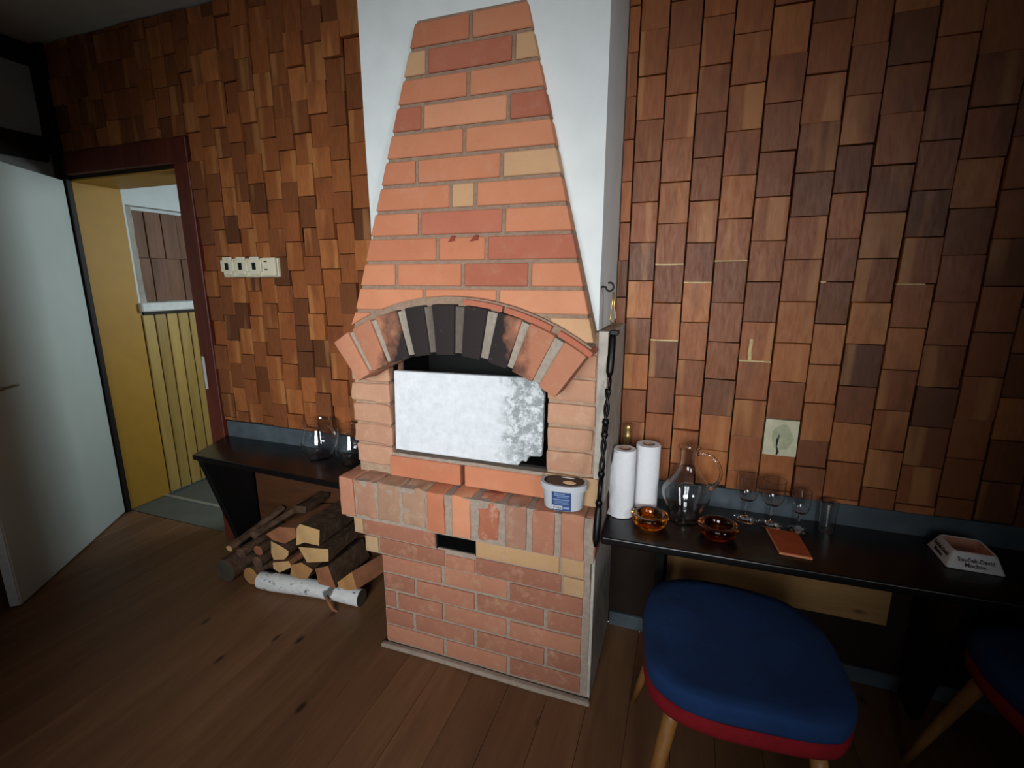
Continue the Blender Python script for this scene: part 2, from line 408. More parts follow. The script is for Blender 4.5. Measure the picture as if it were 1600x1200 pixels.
mk('dark_backing', bx(pxw+.0002, pxw+.002, .2495, 2.02, .005, 1.175), M['darktrim'], pw)
yb = .30
while yb < 2.0:
    w = random.choice((.085, .1, .11))
    for z0, z1 in ((1.255, 1.52), (1.522, 1.80)):
        mk('niche_board', bx(pxw-.06, pxw-.035+random.uniform(-.006, .006), yb+.002, yb+w-.002, z0, z1, bev=.002), M['nichewood'], pw)
    yb += w
mk('niche_sill', bx(pxw-.06, pxw+.035, .245, 1.9, 1.195, 1.25, bev=.006), M['windowwhite'], pw)
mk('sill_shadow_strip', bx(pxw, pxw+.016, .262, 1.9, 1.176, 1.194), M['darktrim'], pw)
mk('rough_render', rough(subdiv(bx(pxw-.06, pxw-.012, .264, .302, 1.25, 1.822), 5), .008, 18, 3), M['side_plaster'], pw)
struct('wall_passage_end', bx(pxw-.2, .6, 3.1, 3.2, 0, H), M['plaster'])
struct('wall_passage_right', bx(.5, .6, .245, 3.1, 0, H), M['plaster'])
struct('ceiling_passage', bx(pxw-.2, .6, .245, 3.1, H, H+.1), M['plaster'])

# doorway: painted reveals, casing, strike plate
dr = thing('door_1', (-1.72, 0, 0), kind='structure')
mk('reveal', bx(DX0-.004, DX0+.004, -.003, .249, 0, DH), M['ochre'], dr)
mk('reveal', bx(DX1-.004, DX1+.004, -.003, .249, 0, DH), M['ochre'], dr)
mk('head_reveal', bx(DX0, DX1, -.003, .249, DH-.004, DH+.004), M['ochre'], dr)
mk('casing', bx(DX1-.005, -1.212, -.034, -.0035, 0, 1.925, bev=.003), M['frame'], dr)
mk('head_casing', bx(-2.10, -1.212, -.034, -.0035, 1.925, 2.035, bev=.003), M['frame'], dr)
mk('casing', bx(-2.198, -2.112, -.03, -.0035, 0, 2.035, bev=.003), M['darktrim'], dr, label='hinge-side casing, near black for the shaded leaf gap')  # near-black colour stands in for the shaded gap beside the leaf
mk('strike_plate', bx(-1.294, -1.276, -.038, -.0345, .84, 1.01, bev=.0015), M['dooredge'], dr)
# trim of the left corner
struct('trim_1', bx(XL, XL+.10, -.05, -.0005, 2.036, H-.002, bev=.004), M['darktrim'])
struct('trim_2', bx(XL, XL+.035, YR+.01, -.052, 2.44, H-.002, bev=.004), M['darktrim'])
struct('trim_3', bx(XL, XL+.035, YR+.01, -.052, 1.99, 2.11, bev=.004), M['darktrim'])

# open door leaf
dv = Vector((.563, -.826, 0)).normalized(); dn = Vector((-dv.y, dv.x, 0))   # dn faces the visible side
hg = Vector((-2.122, -.036, 0))
leaf = thing('door_leaf', hg, 'white painted flush door standing open at the left edge of the room', 'door')
def leafbox(a, b, c, d, z0, z1, bev=0, seg=1):
    bm = bx(a, b, c, d, z0, z1, bev=bev, seg=seg)
    for v in bm.verts: v.co = hg + dv*v.co.x + dn*v.co.y + Vector((0, 0, v.co.z))
    return bm
mk('panel', leafbox(.0, .885, -.040, .0, .008, 1.90, .004, 2), M['doorpaint'], leaf)
mk('edge_strip', leafbox(.8853, .893, -.038, -.002, .010, 1.898, .002), M['dooredge'], leaf)
hs = thing('door_handle', hg + dv*.82 + dn*.02 + Vector((0, 0, .95)), parent=leaf)
P = lambda a, c, z: hg + dv*a + dn*c + Vector((0, 0, z))
hb = mk('handle_plate', leafbox(.80, .84, .0005, .006, .80, 1.0, .002), M['metal'], leaf)
bm = bmesh.new(); tube(bm, [P(.82, .004, .952), P(.82, .03, .952), P(.82, .044, .952), P(.812, .052, .952), P(.77, .053, .951), P(.73, .052, .949), P(.705, .05, .947)], [.009, .009, .009, .009, .008, .007, .006], 10)
mk('lever', bm, M['metal'], leaf, smooth=True)
bpy.data.objects.remove(hs)

# ---------------------------------------------------------------- wooden tiles on the back wall
tile_meshes = []
def unit_tile(seed):
    bm = bx(-.5, .5, -.5, .5, -.5, .5)
    for v in bm.verts:
        v.co.x *= .094; v.co.z *= .127; v.co.y *= .022
    bevel_all(bm, .0016)
    rnd = random.Random(seed)
    for v in bm.verts:
        if v.co.y < 0: v.co.y += rnd.uniform(-.0015, .0015) + v.co.x*rnd.uniform(-.02, .02)
        v.co.x += rnd.uniform(-.0008, .0008); v.co.z += rnd.uniform(-.0008, .0008)
    bmesh.ops.recalc_face_normals(bm, faces=bm.faces)
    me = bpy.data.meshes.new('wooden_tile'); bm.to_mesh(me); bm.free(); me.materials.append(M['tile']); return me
for s in range(6): tile_meshes.append(unit_tile(s))
def tile(x0, x1, z0, z1, parent, relief):
    if x1-x0 < .012 or z1-z0 < .012: return
    o = bpy.data.objects.new('wooden_tile', random.choice(tile_meshes)); COL.objects.link(o)
    d = random.gauss(0, relief); d = max(-.009, min(.012, d))
    attach(o, parent, ((x0+x1)/2, -.0135 - d, (z0+z1)/2))
    o.scale = ((x1-x0-.0042)/.094, 1.0, (z1-z0-.0022)/.127)
    t = relief*2.2
    o.rotation_euler = (random.gauss(0, t*.6), random.gauss(0, .004), random.gauss(0, t))
def column(x0, x1, joints, pitch, parent, zlo, zhi, relief):
    js = sorted(joints); 
    while js[0] > zlo: js.insert(0, js[0]-pitch)
    while js[-1] < zhi: js.append(js[-1]+pitch)
    for a, b in zip(js, js[1:]):
        if b <= zlo or a >= zhi: continue
        tile(x0, x1, max(a, zlo), min(b, zhi), parent, relief)
seams = [.772, .808, .896, .992, 1.083, 1.184, 1.285, 1.391, 1.481, 1.586, 1.682, 1.788, 1.884, 1.98, 2.078, 2.175, 2.272, 2.37, 2.467, 2.563, 2.657]
rj = [[.949, 1.076, 1.209, 1.331, 1.457, 1.583, 1.713, 1.829, 1.956, 2.087], [.949, 1.076, 1.209, 1.331, 1.457, 1.583, 1.713],
      [.88, 1.001, 1.131, 1.259, 1.388, 1.516, 1.645, 1.771, 1.898, 2.026], [.919, 1.051, 1.185, 1.314, 1.442, 1.574, 1.703, 1.833, 1.961, 2.095],
      [.868, .992, 1.12, 1.251, 1.382, 1.511, 1.641, 1.769, 1.899, 2.03, 2.162], [.932, 1.059, 1.186, 1.318, 1.451, 1.581, 1.711, 1.84, 1.968, 2.104],
      [.865, .996, 1.128, 1.256, 1.385, 1.512, 1.643, 1.772, 1.905, 2.035], [.81, .938, 1.064, 1.192, 1.324, 1.453, 1.58, 1.705, 1.842, 1.972, 2.103],
      [.781, .874, 1.001, 1.127, 1.256, 1.385, 1.513, 1.643, 1.773, 1.903], [.811, .943, 1.064, 1.197, 1.325, 1.453, 1.583, 1.711, 1.846, 1.969, 2.1],
      [.864, .995, 1.123, 1.251, 1.38, 1.511, 1.638, 1.768, 1.899, 2.026], [.952, 1.076, 1.203, 1.329, 1.46, 1.587, 1.716, 1.842, 1.972],
      [.861, .986, 1.116, 1.245, 1.374, 1.503, 1.631, 1.763], [.93], [.87], [.95], [.88], [.91], [.86], [.94], [.89]]
del rj[0]
for c in range(len(seams)-1):
    j = rj[c]
    if c == 6:      # column with the plaster patch
        column(seams[c], seams[c+1], [x for x in j if x >= .938], .129, wall_r, .938, H-.004, .0035)
        column(seams[c], seams[c+1], [.81], .129, wall_r, .667, .81, .0035)
    else: column(seams[c], seams[c+1], j, .129, wall_r, .667, H-.004, .0035)
lse = [-1.208, -1.122, -1.038, -.954, -.872, -.781, -.687, -.597, -.508, -.412, -.321, -.226, -.130, -.035, .06]
lj = [[1.07, 1.192, 1.308, 1.432, 1.552, 1.677], [.861, .985, 1.1, 1.222, 1.36, 1.498, 1.62, 1.744, 1.862, 1.982, 2.103], [1.033, 1.16, 1.281, 1.40, 1.557, 1.677, 1.80, 1.926, 2.047, 2.231],
      [1.098, 1.222, 1.338, 1.496, 1.619, 1.735, 1.856, 1.983, 2.102], [.799, .92, 1.037, 1.165, 1.282, 1.40, 1.558, 1.682], [.755, .879, 1.001, 1.119, 1.242, 1.364, 1.491, 1.613, 1.735, 1.854, 1.984, 2.104, 2.234],
      [.821, .942, 1.065, 1.185, 1.309, 1.431, 1.553, 1.678, 1.80, 1.929, 2.055], [.875, .998, 1.123, 1.242, 1.368, 1.491, 1.611, 1.739, 1.867, 1.987, 2.11],
      [.818, .943, 1.066, 1.189, 1.313, 1.437, 1.56, 1.684, 1.808, 1.927, 2.052, 2.17, 2.31], [.877, 1.0, 1.125, 1.248, 1.376, 1.498, 1.623, 1.745, 1.868, 1.996, 2.117],
      [.935, 1.06, 1.184, 1.307, 1.429, 1.553, 1.678, 1.804, 1.929, 2.05, 2.176, 2.302], [.875, 1.0], [.935], [.87]]
for c in range(len(lse)-1):
    column(lse[c], lse[c+1], lj[c], .1235, wall_l, .682, H-.004, .0065)
xo = -2.10
while xo < -1.22:
    x1 = min(xo+.09, -1.209); column(xo, x1, [2.036 + random.choice((.05, .09, .115))], .1235, wall_l, 2.038, H-.004, .004); xo = x1
for x0, x1, z in ((.896, .992, 1.442), (.896, .992, 1.185), (.992, 1.083, 1.382), (1.083, 1.184, 1.451), (1.184, 1.285, 1.128), (1.391, 1.41, 1.385), (1.586, 1.66, 1.38)):
    mk('filler_strip', rough(subdiv(bx(x0+.002, x1-.003, -.0285, -.012, z-.002, z+.0025), 2), .0008, 80, z), M['filler'], wall_r)
mk('filler_smear', rough(subdiv(bx(1.212, 1.222, -.028, -.02, 1.131, 1.20), 3), .003, 60, 2), M['filler'], wall_r)

# chimney breast
ch = struct('wall_chimney', rough(subdiv(bx(0.0, .770, -.36, -.0005, 1.245, H-.002), 10), .0018, 6, 1), M['plaster'])
for v in ch.data.vertices: pass

# baseboard on the right and dark boarding under the shelves
struct('baseboard_right', bx(.80, XRt-.01, -.018, -.0005, .0, .06, bev=.003), M['splash'])

# ---------------------------------------------------------------- brick fireplace
fp = thing('brick_fireplace', (.385, -.2, 0), 'orange brick fireplace with tapering hood and sooty arch against white chimney', 'fireplace')
def brick(x0, x1, yf, z0, z1, mat, depth=.11, bev=.003, wear=0.0, j=.0012):
    r = random.uniform
    bm = bx(x0+r(-j, j), x1+r(-j, j), yf+r(-.002, .002), yf+depth, z0+r(-j, j)*.6, z1+r(-j, j)*.6)
    bevel_all(bm, bev, 2 if wear else 1)
    if wear:
        subdiv(bm, 2); rough(bm, wear, 22, random.random()*50)
    o = mk('brick', bm, M[mat], fp)
    if wear: smooth_angle(o, 50)
    return o
G = .006
# base: five courses
rows = [(.020, [0.0, .256, .506, .768], 'E'), (.095, [0.0, .13, .381, .642, .768], 'D'), (.170, [0.0, .059, .256, .506, .768], 'C'),
        (.245, [0.0, .143, .385, .640, .768], 'B'), (.320, [0.0, .258, .508, .768], 'A')]
mk('mortar', bx(.004, .785, -.4145, -.0005, 0, .395), M['mortar'], fp)
for z, xs, n in rows:
    for i, (a, b) in enumerate(zip(xs, xs[1:])):
        brick(a+G, b-G, -.420, z+.005, z+.070, 'brick_base', wear=.0012)
# spill of mortar along the foot
bm = bx(-.012, .80, -.442, -.415, 0, .018, bev=.006); subdiv(bm, 3); rough(bm, .004, 14, 4); smooth_angle(mk('mortar_skirt', bm, M['mortar'], fp), 60)
# grey plastered right cheek
bm = bx(.7855, .795, -.412, -.002, 0, .545); subdiv(bm, 6); rough(bm, .0015, 12, 6); mk('plaster_cheek', bm, M['side_plaster'], fp)
# two stepping courses with the dark hole
mk('mortar', bx(-.052, .785, -.424, -.0005, .3955, .470), M['mortar'], fp)
for a, b, m in ((-.056, .0, 'brick_base_tan'), (.004, .272, 'brick_base'), (.392, .692, 'brick_base'), (.70, .766, 'brick_base_tan')):
    brick(a, b, -.430, .401, .463, m, wear=.001)
brick(.276, .388, -.4275, .401, .452, 'brick_base', wear=.001)
bm = bmesh.new(); box(bm, -.086, .243, -.433, -.0005, .4705, .545); box(bm, .397, .785, -.433, -.0005, .4705, .545); box(bm, .243, .397, -.28, -.0005, .4705, .545)
mk('mortar', bm, M['mortar'], fp)
for a, b, m in ((-.092, -.055, 'brick_base_tan'), (-.05, .243, 'brick_base'), (.398, .686, 'brick_base_tan'), (.694, .766, 'brick_base_tan')):
    brick(a, b, -.441, .476, .540, m, wear=.001)
bm = bmesh.new(); box(bm, .2435, .3965, -.30, -.2805, .471, .5445)
box(bm, .2435, .2475, -.431, -.2995, .471, .5445); box(bm, .3925, .3965, -.431, -.2995, .471, .5445)
box(bm, .2475, .3925, -.420, -.2995, .4708, .474); box(bm, .2475, .3925, -.44, -.2995, .541, .5445)
mk('dark_lining', bm, M['blackmatte'], fp)  # black boards added so the inside of the hole looks unlit
# hearth ledge of bricks on edge
mk('mortar', bx(-.112, .797, -.458, -.0005, .5455, .694), M['mortar'], fp)
sold = [(-.127, -.067), (-.062, .024), (.030, .124), (.130, .222), (.230, .296), (.324, .390), (.418, .492), (.514, .584), (.604, .675), (.695, .767)]
for i, (a, b) in enumerate(sold):
    worn = i in (1, 2, 3, 6)
    bm = bx(a, b, -.466 + (.004 if worn else 0), -.30, .551 + (.006 if worn else 0), .7005)
    bevel_all(bm, .009 if worn else .005, 3); subdiv(bm, 4); rough(bm, .008 if worn else .003, 24, i*7)
    for v in bm.verts:                                  # crumbled upper front edge
        if 0 < i < 9 and v.co.z > .672 and v.co.y < -.435:
            e = max(0, noise.noise(Vector((v.co.x*26, i*3.3, v.co.z*9))) + .25)*(.026 if worn else .014)
            v.co.z -= e*(1 if v.co.z > .69 else .4); v.co.y += e*.6
    o = mk('brick', bm, M[['brick_base', 'brick_worn', 'brick_dusty', 'brick_dusty', 'brick', 'brick', 'brick_smeared', 'brick_worn', 'brick_base', 'brick_base'][i]], fp); smooth_angle(o, 55)
for a, b in ((-.122, .12), (.128, .40), (.408, .66), (.668, .795)):
    bm = bx(a, b, -.30, -.20, .62, .699); bevel_all(bm, .004); mk('brick', bm, M['brick_worn'], fp)
brick(.771, .799, -.452, .552, .699, 'brick_base', wear=.001)
# jambs beside the opening
mk('mortar', bx(-.094, .048, -.378, -.0005, .6945, 1.16), M['mortar_jamb'], fp)
mk('mortar', bx(.627, .800, -.378, -.0005, .6945, 1.242), M['mortar_jamb'], fp)
for k in range(5):
    z = .735 + k*.077
    bm = bx(-.106 + random.uniform(-.006, .006), .054, -.388, -.28, z, z+.070); bevel_all(bm, .012, 3); subdiv(bm, 3); rough(bm, .007, 17, k+30)
    smooth_angle(mk('brick', bm, M['brick_jamb'], fp), 50)
for k in range(5):
    z = .800 + k*.077
    bm = bx(.624, .772 + random.uniform(-.004, .004), -.387, -.28, z, z+.068); bevel_all(bm, .008, 2); subdiv(bm, 3); rough(bm, .004, 18, k+60)
    smooth_angle(mk('brick', bm, M['brick_jamb'], fp), 50)
bm = bx(.625, .79, -.392, -.28, .702, .79); subdiv(bm, 5); rough(bm, .007, 24, 9); smooth_angle(mk('mortar_rubble', bm, M['brick_base_tan'], fp), 60)
bm = bx(.776, .803, -.386, -.34, .70, 1.246); subdiv(bm, 5); rough(bm, .0018, 16, 5); mk('plaster_corner', bm, M['side_plaster'], fp)
bm = bx(.8005, .806, -.34, -.002, .70, 1.240); mk('plaster_cheek', bm, M['side_plaster'], fp)
# sill bricks and firebox
for a, b in ((.044, .322), (.338, .622)): brick(a, b, -.392, .701, .776, 'brick', depth=.1)
bm = bx(.046, .626, -.386, -.20, .7765, .788); subdiv(bm, 4); rough(bm, .003, 20, 3); mk('mortar_bed', bm, M['mortar'], fp)
bm = bmesh.new(); box(bm, .049, .626, -.10, -.05, .789, 1.2); box(bm, .055, .62, -.355, -.101, .789, .797); box(bm, .0485, .0525, -.35, -.10, .789, 1.16); box(bm, .6225, .6265, -.35, -.10, .789, 1.2)
mk('firebox_lining', bm, M['blackmatte'], fp)

# hood
hy = lambda z: -.46 + .1*(z-1.3)
hl = lambda z: -.008 + (z-1.291)*.2582
hr = lambda z: .755 - (z-1.302)*.2523
CX, CZ = .345, .600
arcz = lambda x, r: CZ + math.sqrt(max(r*r-(x-CX)**2, 0))
def xz_prism(pts, yf, yb): 
    bm = bmesh.new(); prism(bm, pts, lambda p: (p[0], yf(p[1]) if callable(yf) else yf, p[1]), lambda p: (p[0], yb(p[1]) if callable(yb) else yb, p[1])); return bm
top = 2.128
core = [(hl(top)+.003, top), (hr(top)-.003, top), (hr(1.24)-.004, 1.24)]
for i in range(17):
    x = .683 + (.006 - .683)*i/16
    core.append((x, arcz(x, .60)))
core.append((hl(1.24)+.004, 1.24))
core = [p for i, p in enumerate(core) if i == 0 or (Vector(p)-Vector(core[i-1])).length > .002]
mk('mortar', xz_prism(core, lambda z: hy(z)+.007, lambda z: -.355 if z > 1.0 else -.355), M['mortar_dark'], fp)
mk('mortar', bx(-.02, .765, -.3545, -.0005, 1.17, 1.2445), M['mortar'], fp)
T = 2.124; C = .0756
hood = [([.384], ['', '']), ([.246, .514], ['tan', 'red', 'tan']), ([.380], ['', '']), ([.233, .504], ['red', '', 'red']), ([.371], ['', '']),
        ([.216, .489], ['', '', 'tan']), ([.330, .410], ['', 'tan', '']), ([.227, .500], ['', 'red', '']), ([.290, .449], ['', '', 'red']),
        ([.147, .375, .584], ['', '', 'red', '']), ([.246, .489], ['', '', '']), ([.160, .560], ['', '', 'tan']), ([.2, .62], ['', '', 'tan'])]
for k, (js, ms) in enumerate(hood):
    z1 = T - k*C - .0045; z0 = z1 - C + .0105
    xs = [None] + js + [None]
    for i, m in enumerate(ms):
        a0 = (hl(z0) if xs[i] is None else xs[i]+.006); a1 = (hl(z1) if xs[i] is None else xs[i]+.006)
        b0 = (hr(z0) if xs[i+1] is None else xs[i+1]-.006); b1 = (hr(z1) if xs[i+1] is None else xs[i+1]-.006)
        RA = .744
        if z0 >= arcz(min(max(CX, a0), b0), RA): pts = [(a0, z0), (b0, z0), (b1, z1), (a1, z1)]
        else:
            n = 10; lo = []
            for q in range(n+1):
                x = a0 + (b0-a0)*q/n; zb = max(z0, arcz(x, RA))
                if zb < z1-.004: lo.append((x, zb))
            if len(lo) < 3: continue
            pts = lo + [(min(b1, lo[-1][0]) if lo[-1][0] < b0-.01 else b1, z1), (max(a1, lo[0][0]) if lo[0][0] > a0+.01 else a1, z1)]
        bm = xz_prism(pts, lambda z: hy(z), lambda z: hy(z)+.05)
        bmesh.ops.recalc_face_normals(bm, faces=bm.faces)
        bevel_all(bm, .0025, 1, 25)
        mk('brick', bm, M['brick_tan' if m == 'tan' else 'brick_red' if m == 'red' else 'brick'], fp)
# two dark spots burnt into the header brick of the hood
for xa, xb in ((.325, .350), (.395, .425)):
    z = 1.505; bm = xz_prism([(xa, z-.004), (xb, z), (xb-.002, z+.014), (xb-.010, z+.016)], lambda z: hy(z)-.0012, lambda z: hy(z)+.002); mk('burnt_spot', bm, plain('burnt_spot', srgb(128, 56, 38), .9) if xa < .35 else bpy.data.materials['burnt_spot'], fp)
# arch of nine bricks
def sector(a0, a1, r0, r1, yf, yb, n=3):
    pts = [(CX + r1*math.sin(R(a0+(a1-a0)*i/n)), CZ + r1*math.cos(R(a0+(a1-a0)*i/n))) for i in range(n+1)] + \
          [(CX + r0*math.sin(R(a1+(a0-a1)*i/n)), CZ + r0*math.cos(R(a1+(a0-a1)*i/n))) for i in range(n+1)]
    return xz_prism(pts, yf, yb)
mk('arch_mortar', sector(-34.5, 34.8, .579, .716, -.492, -.36, 40), M['mortar_arch'], fp)
for i, (a0, a1) in enumerate([(-35.1, -29.6), (-28.2, -21.9), (-20.3, -13.8), (-11.6, -6.2), (-3.9, 2.1), (4.6, 10.4), (12.9, 18.9), (20.9, 27.3), (29.6, 35.4)]):
    # bricks are straight-sided blocks, turned to the radius
    am = R((a0+a1)/2); hw0 = .574*R(a1-a0)/2*1.02; hw1 = .72*R(a1-a0)/2*.99
    u = Vector((math.cos(am), 0, -math.sin(am))); rr = Vector((math.sin(am), 0, math.cos(am))); c0 = Vector((CX, 0, CZ))
    pts = [c0+rr*.571-u*hw0, c0+rr*.571+u*hw0, c0+rr*.721+u*hw1, c0+rr*.721-u*hw1]
    bm = xz_prism([(p.x, p.z) for p in pts], -.500+random.uniform(-.002, .002), -.365)
    bmesh.ops.recalc_face_normals(bm, faces=bm.faces); bevel_all(bm, .005, 2); subdiv(bm, 1); rough(bm, .0014, 25, i)
    smooth_angle(mk('brick', bm, M['brick_arch'], fp), 50)
for a0, a1 in ((4, 13.5), (14.2, 25.5), (27.5, 36.0)):
    mk('slip_brick', bevel_all(sector(a0, a1, .7225, .738, -.488, -.40, 6), .0015), M['brick_red'], fp)
mk('arch_mortar', sector(-16, 35, .717, .7435, -.470, -.40, 24), M['mortar_dark'], fp)

# white board closing the fire opening
pts = [(.066, .800), (.528, .800), (.540, .818), (.556, .816), (.566, .836), (.607, .840), (.613, 1.045), (.585, 1.094), (.35, 1.090), (.075, 1.086)]
bm = xz_prism(pts, -.384, -.362); bmesh.ops.recalc_face_normals(bm, faces=bm.faces); bevel_all(bm, .0025)
mk('cover_board', bm, M['cover'], None, label='chipped whitewashed board closing the fireplace opening under the arch', category=None) if False else tag(mk('cover_board', bm, M['cover']), 'chipped whitewashed board closing the fireplace opening under the arch', 'board')

# ---------------------------------------------------------------- black wall shelves
def shelf(x0, x1, xf0, zt, label, splash_top, yf0, yf1, legs, board, bmat):
    t = thing('wall_shelf', ((x0+x1)/2, -.2, zt), label, 'shelf')
    bm = bmesh.new(); prism(bm, [(x0, -.0285), (x1, -.0285), (x1, yf1), (xf0, yf0)], lambda p: (p[0], p[1], zt), lambda p: (p[0], p[1], zt-.026))
    bmesh.ops.recalc_face_normals(bm, faces=bm.faces); bevel_all(bm, .006, 3); smooth_angle(mk('shelf_top', bm, M['black'], t), 40)
    mk('upstand', bx(x0+.01, x1, -.028, -.0005, zt-.03, splash_top, bev=.002), M['splash'], t)
    for lx in legs:
        bm = bmesh.new(); prism(bm, [(-.024, .002), (-.024, zt-.027), (-.29, zt-.027), (-.128, .002)], lambda p: (lx-.014, p[0], p[1]), lambda p: (lx+.014, p[0], p[1]))
        bmesh.ops.recalc_face_normals(bm, faces=bm.faces); bevel_all(bm, .002); mk('leg_panel', bm, M['blackmatte'], t)
    mk('apron_board', bx(board[0], board[1], -.0235, -.0195, board[2], zt-.0305), M[bmat], t)
    return t
shelf(-1.20, -.114, -1.10, .598, 'short black shelf with flared end above the firewood, left of fireplace', .678, -.297, -.335, [-1.065], (-1.04, -.12, .0, ), 'apron')
shelf(.812, 2.60, .806, .595, 'long black shelf holding glassware, right of fireplace', .667, -.377, -.33, [.985, 1.80], (1.01, 1.72, .25), 'apron_pale')

# ---------------------------------------------------------------- firewood
def log(name, poly, yf, yb, bark, cut, label, seed, dx=0, dz=0, shrink=.9):
    t = bmesh.new(); cx = sum(p[0] for p in poly)/len(poly); cz = sum(p[1] for p in poly)/len(poly)
    rings = []; n = 5
    dense = []
    for i, p in enumerate(poly):
        q = poly[(i+1) % len(poly)]; dense += [p, ((p[0]+q[0])/2, (p[1]+q[1])/2)]
    for k in range(n+1):
        f = k/n; y = yf + (yb-yf)*f; sc = 1-(1-shrink)*f
        rings.append([t.verts.new(Vector((cx+(p[0]-cx)*sc + dx*f, y, cz+(p[1]-cz)*sc + dz*f)) + noise.noise_vector(Vector((p[0]*14, y*9, p[1]*14+seed)))*.005*(0.3 if k == 0 else 1)) for p in dense])
    m = len(dense)
    for a, b in zip(rings, rings[1:]):
        for i in range(m): t.faces.new((a[i], a[(i+1) % m], b[(i+1) % m], b[i]))
    f0 = t.faces.new(rings[0]); f1 = t.faces.new(rings[-1][::-1]); f0.material_index = 1; f1.material_index = 1
    bmesh.ops.recalc_face_normals(t, faces=t.faces)
    o = mk('firewood_log', t, [M[bark], M[cut]]); tag(o, label, 'log', 'firewood stacked under the left shelf'); return smooth_angle(o, 40)
circ = lambda cx, cz, r, n=12, e=1.0: [(cx + r*math.cos(2*PI*i/n), cz + r*e*math.sin(2*PI*i/n)) for i in range(n)]
log('a', circ(-.940, .058, .057, 14), -.335, -.06, 'bark', 'cut_dark', 'thick round log with blackened end at far left of woodpile', 1, dx=.01)
log('b', circ(-.806, .046, .044, 12), -.315, -.05, 'bark', 'cut_warm', 'round barked log with yellow end beside the blackened log', 2, dx=.01)
log('c', [(-.672, .243), (-.611, .227), (-.578, .213), (-.582, .190), (-.607, .166), (-.67, .150), (-.68, .182)], -.30, -.04, 'bark_dark', 'cut', 'quarter-split log with cracked pale end under the reddish log', 3, dz=.0)
log('d', [(-.701, .271), (-.622, .321), (-.528, .334), (-.526, .29), (-.598, .244), (-.664, .25)], -.298, -.045, 'bark_orange', 'bark_orange', 'split log with reddish brown face, upper left of the stack', 4)
log('e', [(-.496, .36), (-.392, .35), (-.402, .275), (-.479, .275), (-.528, .251), (-.516, .336)], -.30, -.04, 'bark_dark', 'cut', 'big squarish split log topmost of the woodpile with pale cream end', 5)
log('f', [(-.517, .246), (-.356, .268), (-.36, .209), (-.478, .178)], -.30, -.04, 'bark_dark', 'cut', 'wide flat split log just under the topmost log', 6)
log('g', [(-.681, .132), (-.585, .160), (-.572, .134), (-.648, .088), (-.682, .102)], -.296, -.05, 'bark_orange', 'cut', 'thin split piece resting on the left part of white birch log', 7)
log('h', [(-.568, .148), (-.511, .172), (-.450, .15), (-.488, .093), (-.527, .085), (-.581, .093)], -.30, -.05, 'bark_dark', 'cut_warm', 'wedge-shaped split log with brownish end over the middle of the birch log', 8)
log('i', [(-.435, .158), (-.365, .186), (-.332, .085), (-.425, .085)], -.30, -.05, 'bark_dark', 'bark_orange', 'upright split log with pinkish end right of the wedge-shaped log', 9)
log('j', [(-.322, .116), (-.241, .186), (-.221, .107), (-.276, .09), (-.318, .094)], -.30, -.06, 'bark_orange', 'cut_warm', 'small three-sided split log at far right of woodpile', 10, dx=.06)
log('k', circ(-.867, .142, .030, 10, .8), -.30, -.05, 'bark', 'bark', 'gnarled barked branch lying on the blackened log', 11, dz=.01)
log('l', circ(-.775, .166, .027, 10, .9), -.285, -.04, 'bark_dark', 'bark_orange', 'dark branch with small pinkish end above the yellow-ended log', 12)
log('m', circ(-.925, .160, .020, 8, .7), -.31, -.04, 'bark', 'cut', 'thin peeling branch at upper left of the woodpile', 13, dx=.06, dz=.09)
log('n', circ(-.772, .115, .030, 9), -.30, -.05, 'bark_dark', 'bark', 'rough piece of bark-covered wood between branch and quarter log', 14)
log('o', circ(-.845, .205, .022, 8, .8), -.24, -.04, 'bark', 'bark', 'crooked branch leaning up towards the black leg panel', 15, dx=.08, dz=.06)
log('p', circ(-.700, .055, .038, 9), -.25, -.05, 'bark_dark', 'cut_dark', 'dark log on the floor behind the left end of birch log', 16)
log('q', circ(-.40, .042, .038, 9), -.215, -.06, 'bark_dark', 'cut_dark', 'dark log on the floor behind the birch log, below pinkish log', 17)
log('r', [(-.66, .335), (-.56, .352), (-.55, .385), (-.62, .378)], -.20, -.04, 'bark_dark', 'bark_dark', 'dark rough piece lying at the back of the reddish log', 18)
bm = bmesh.new()
P_ = [Vector((-.745, -.312, .040)), Vector((-.67, -.308, .042)), Vector((-.56, -.29, .043)), Vector((-.45, -.28, .042)), Vector((-.34, -.27, .039)), Vector((-.232, -.262, .037))]
tube(bm, P_, [.039, .041, .040, .038, .036, .037], 18)
for f in bm.faces:
    if len(f.verts) > 6: f.material_index = 1
rough(bm, .003, 12, 3)
smooth_angle(tag(mk('birch_log', bm, [M['birch'], M['cut_dark']]), 'white birch log lying crosswise in front of the woodpile', 'log'), 50)
bm = bmesh.new(); tube(bm, [(-.37, -.325, .052), (-.34, -.335, .03), (-.32, -.34, .012), (-.30, -.338, .008)], [.006, .008, .007, .003], 7)
tag(mk('bark_splinter', rough(bm, .003, 40, 2), M['bark_orange']), 'curled splinter of bark hanging over the front of the birch log', 'bark')

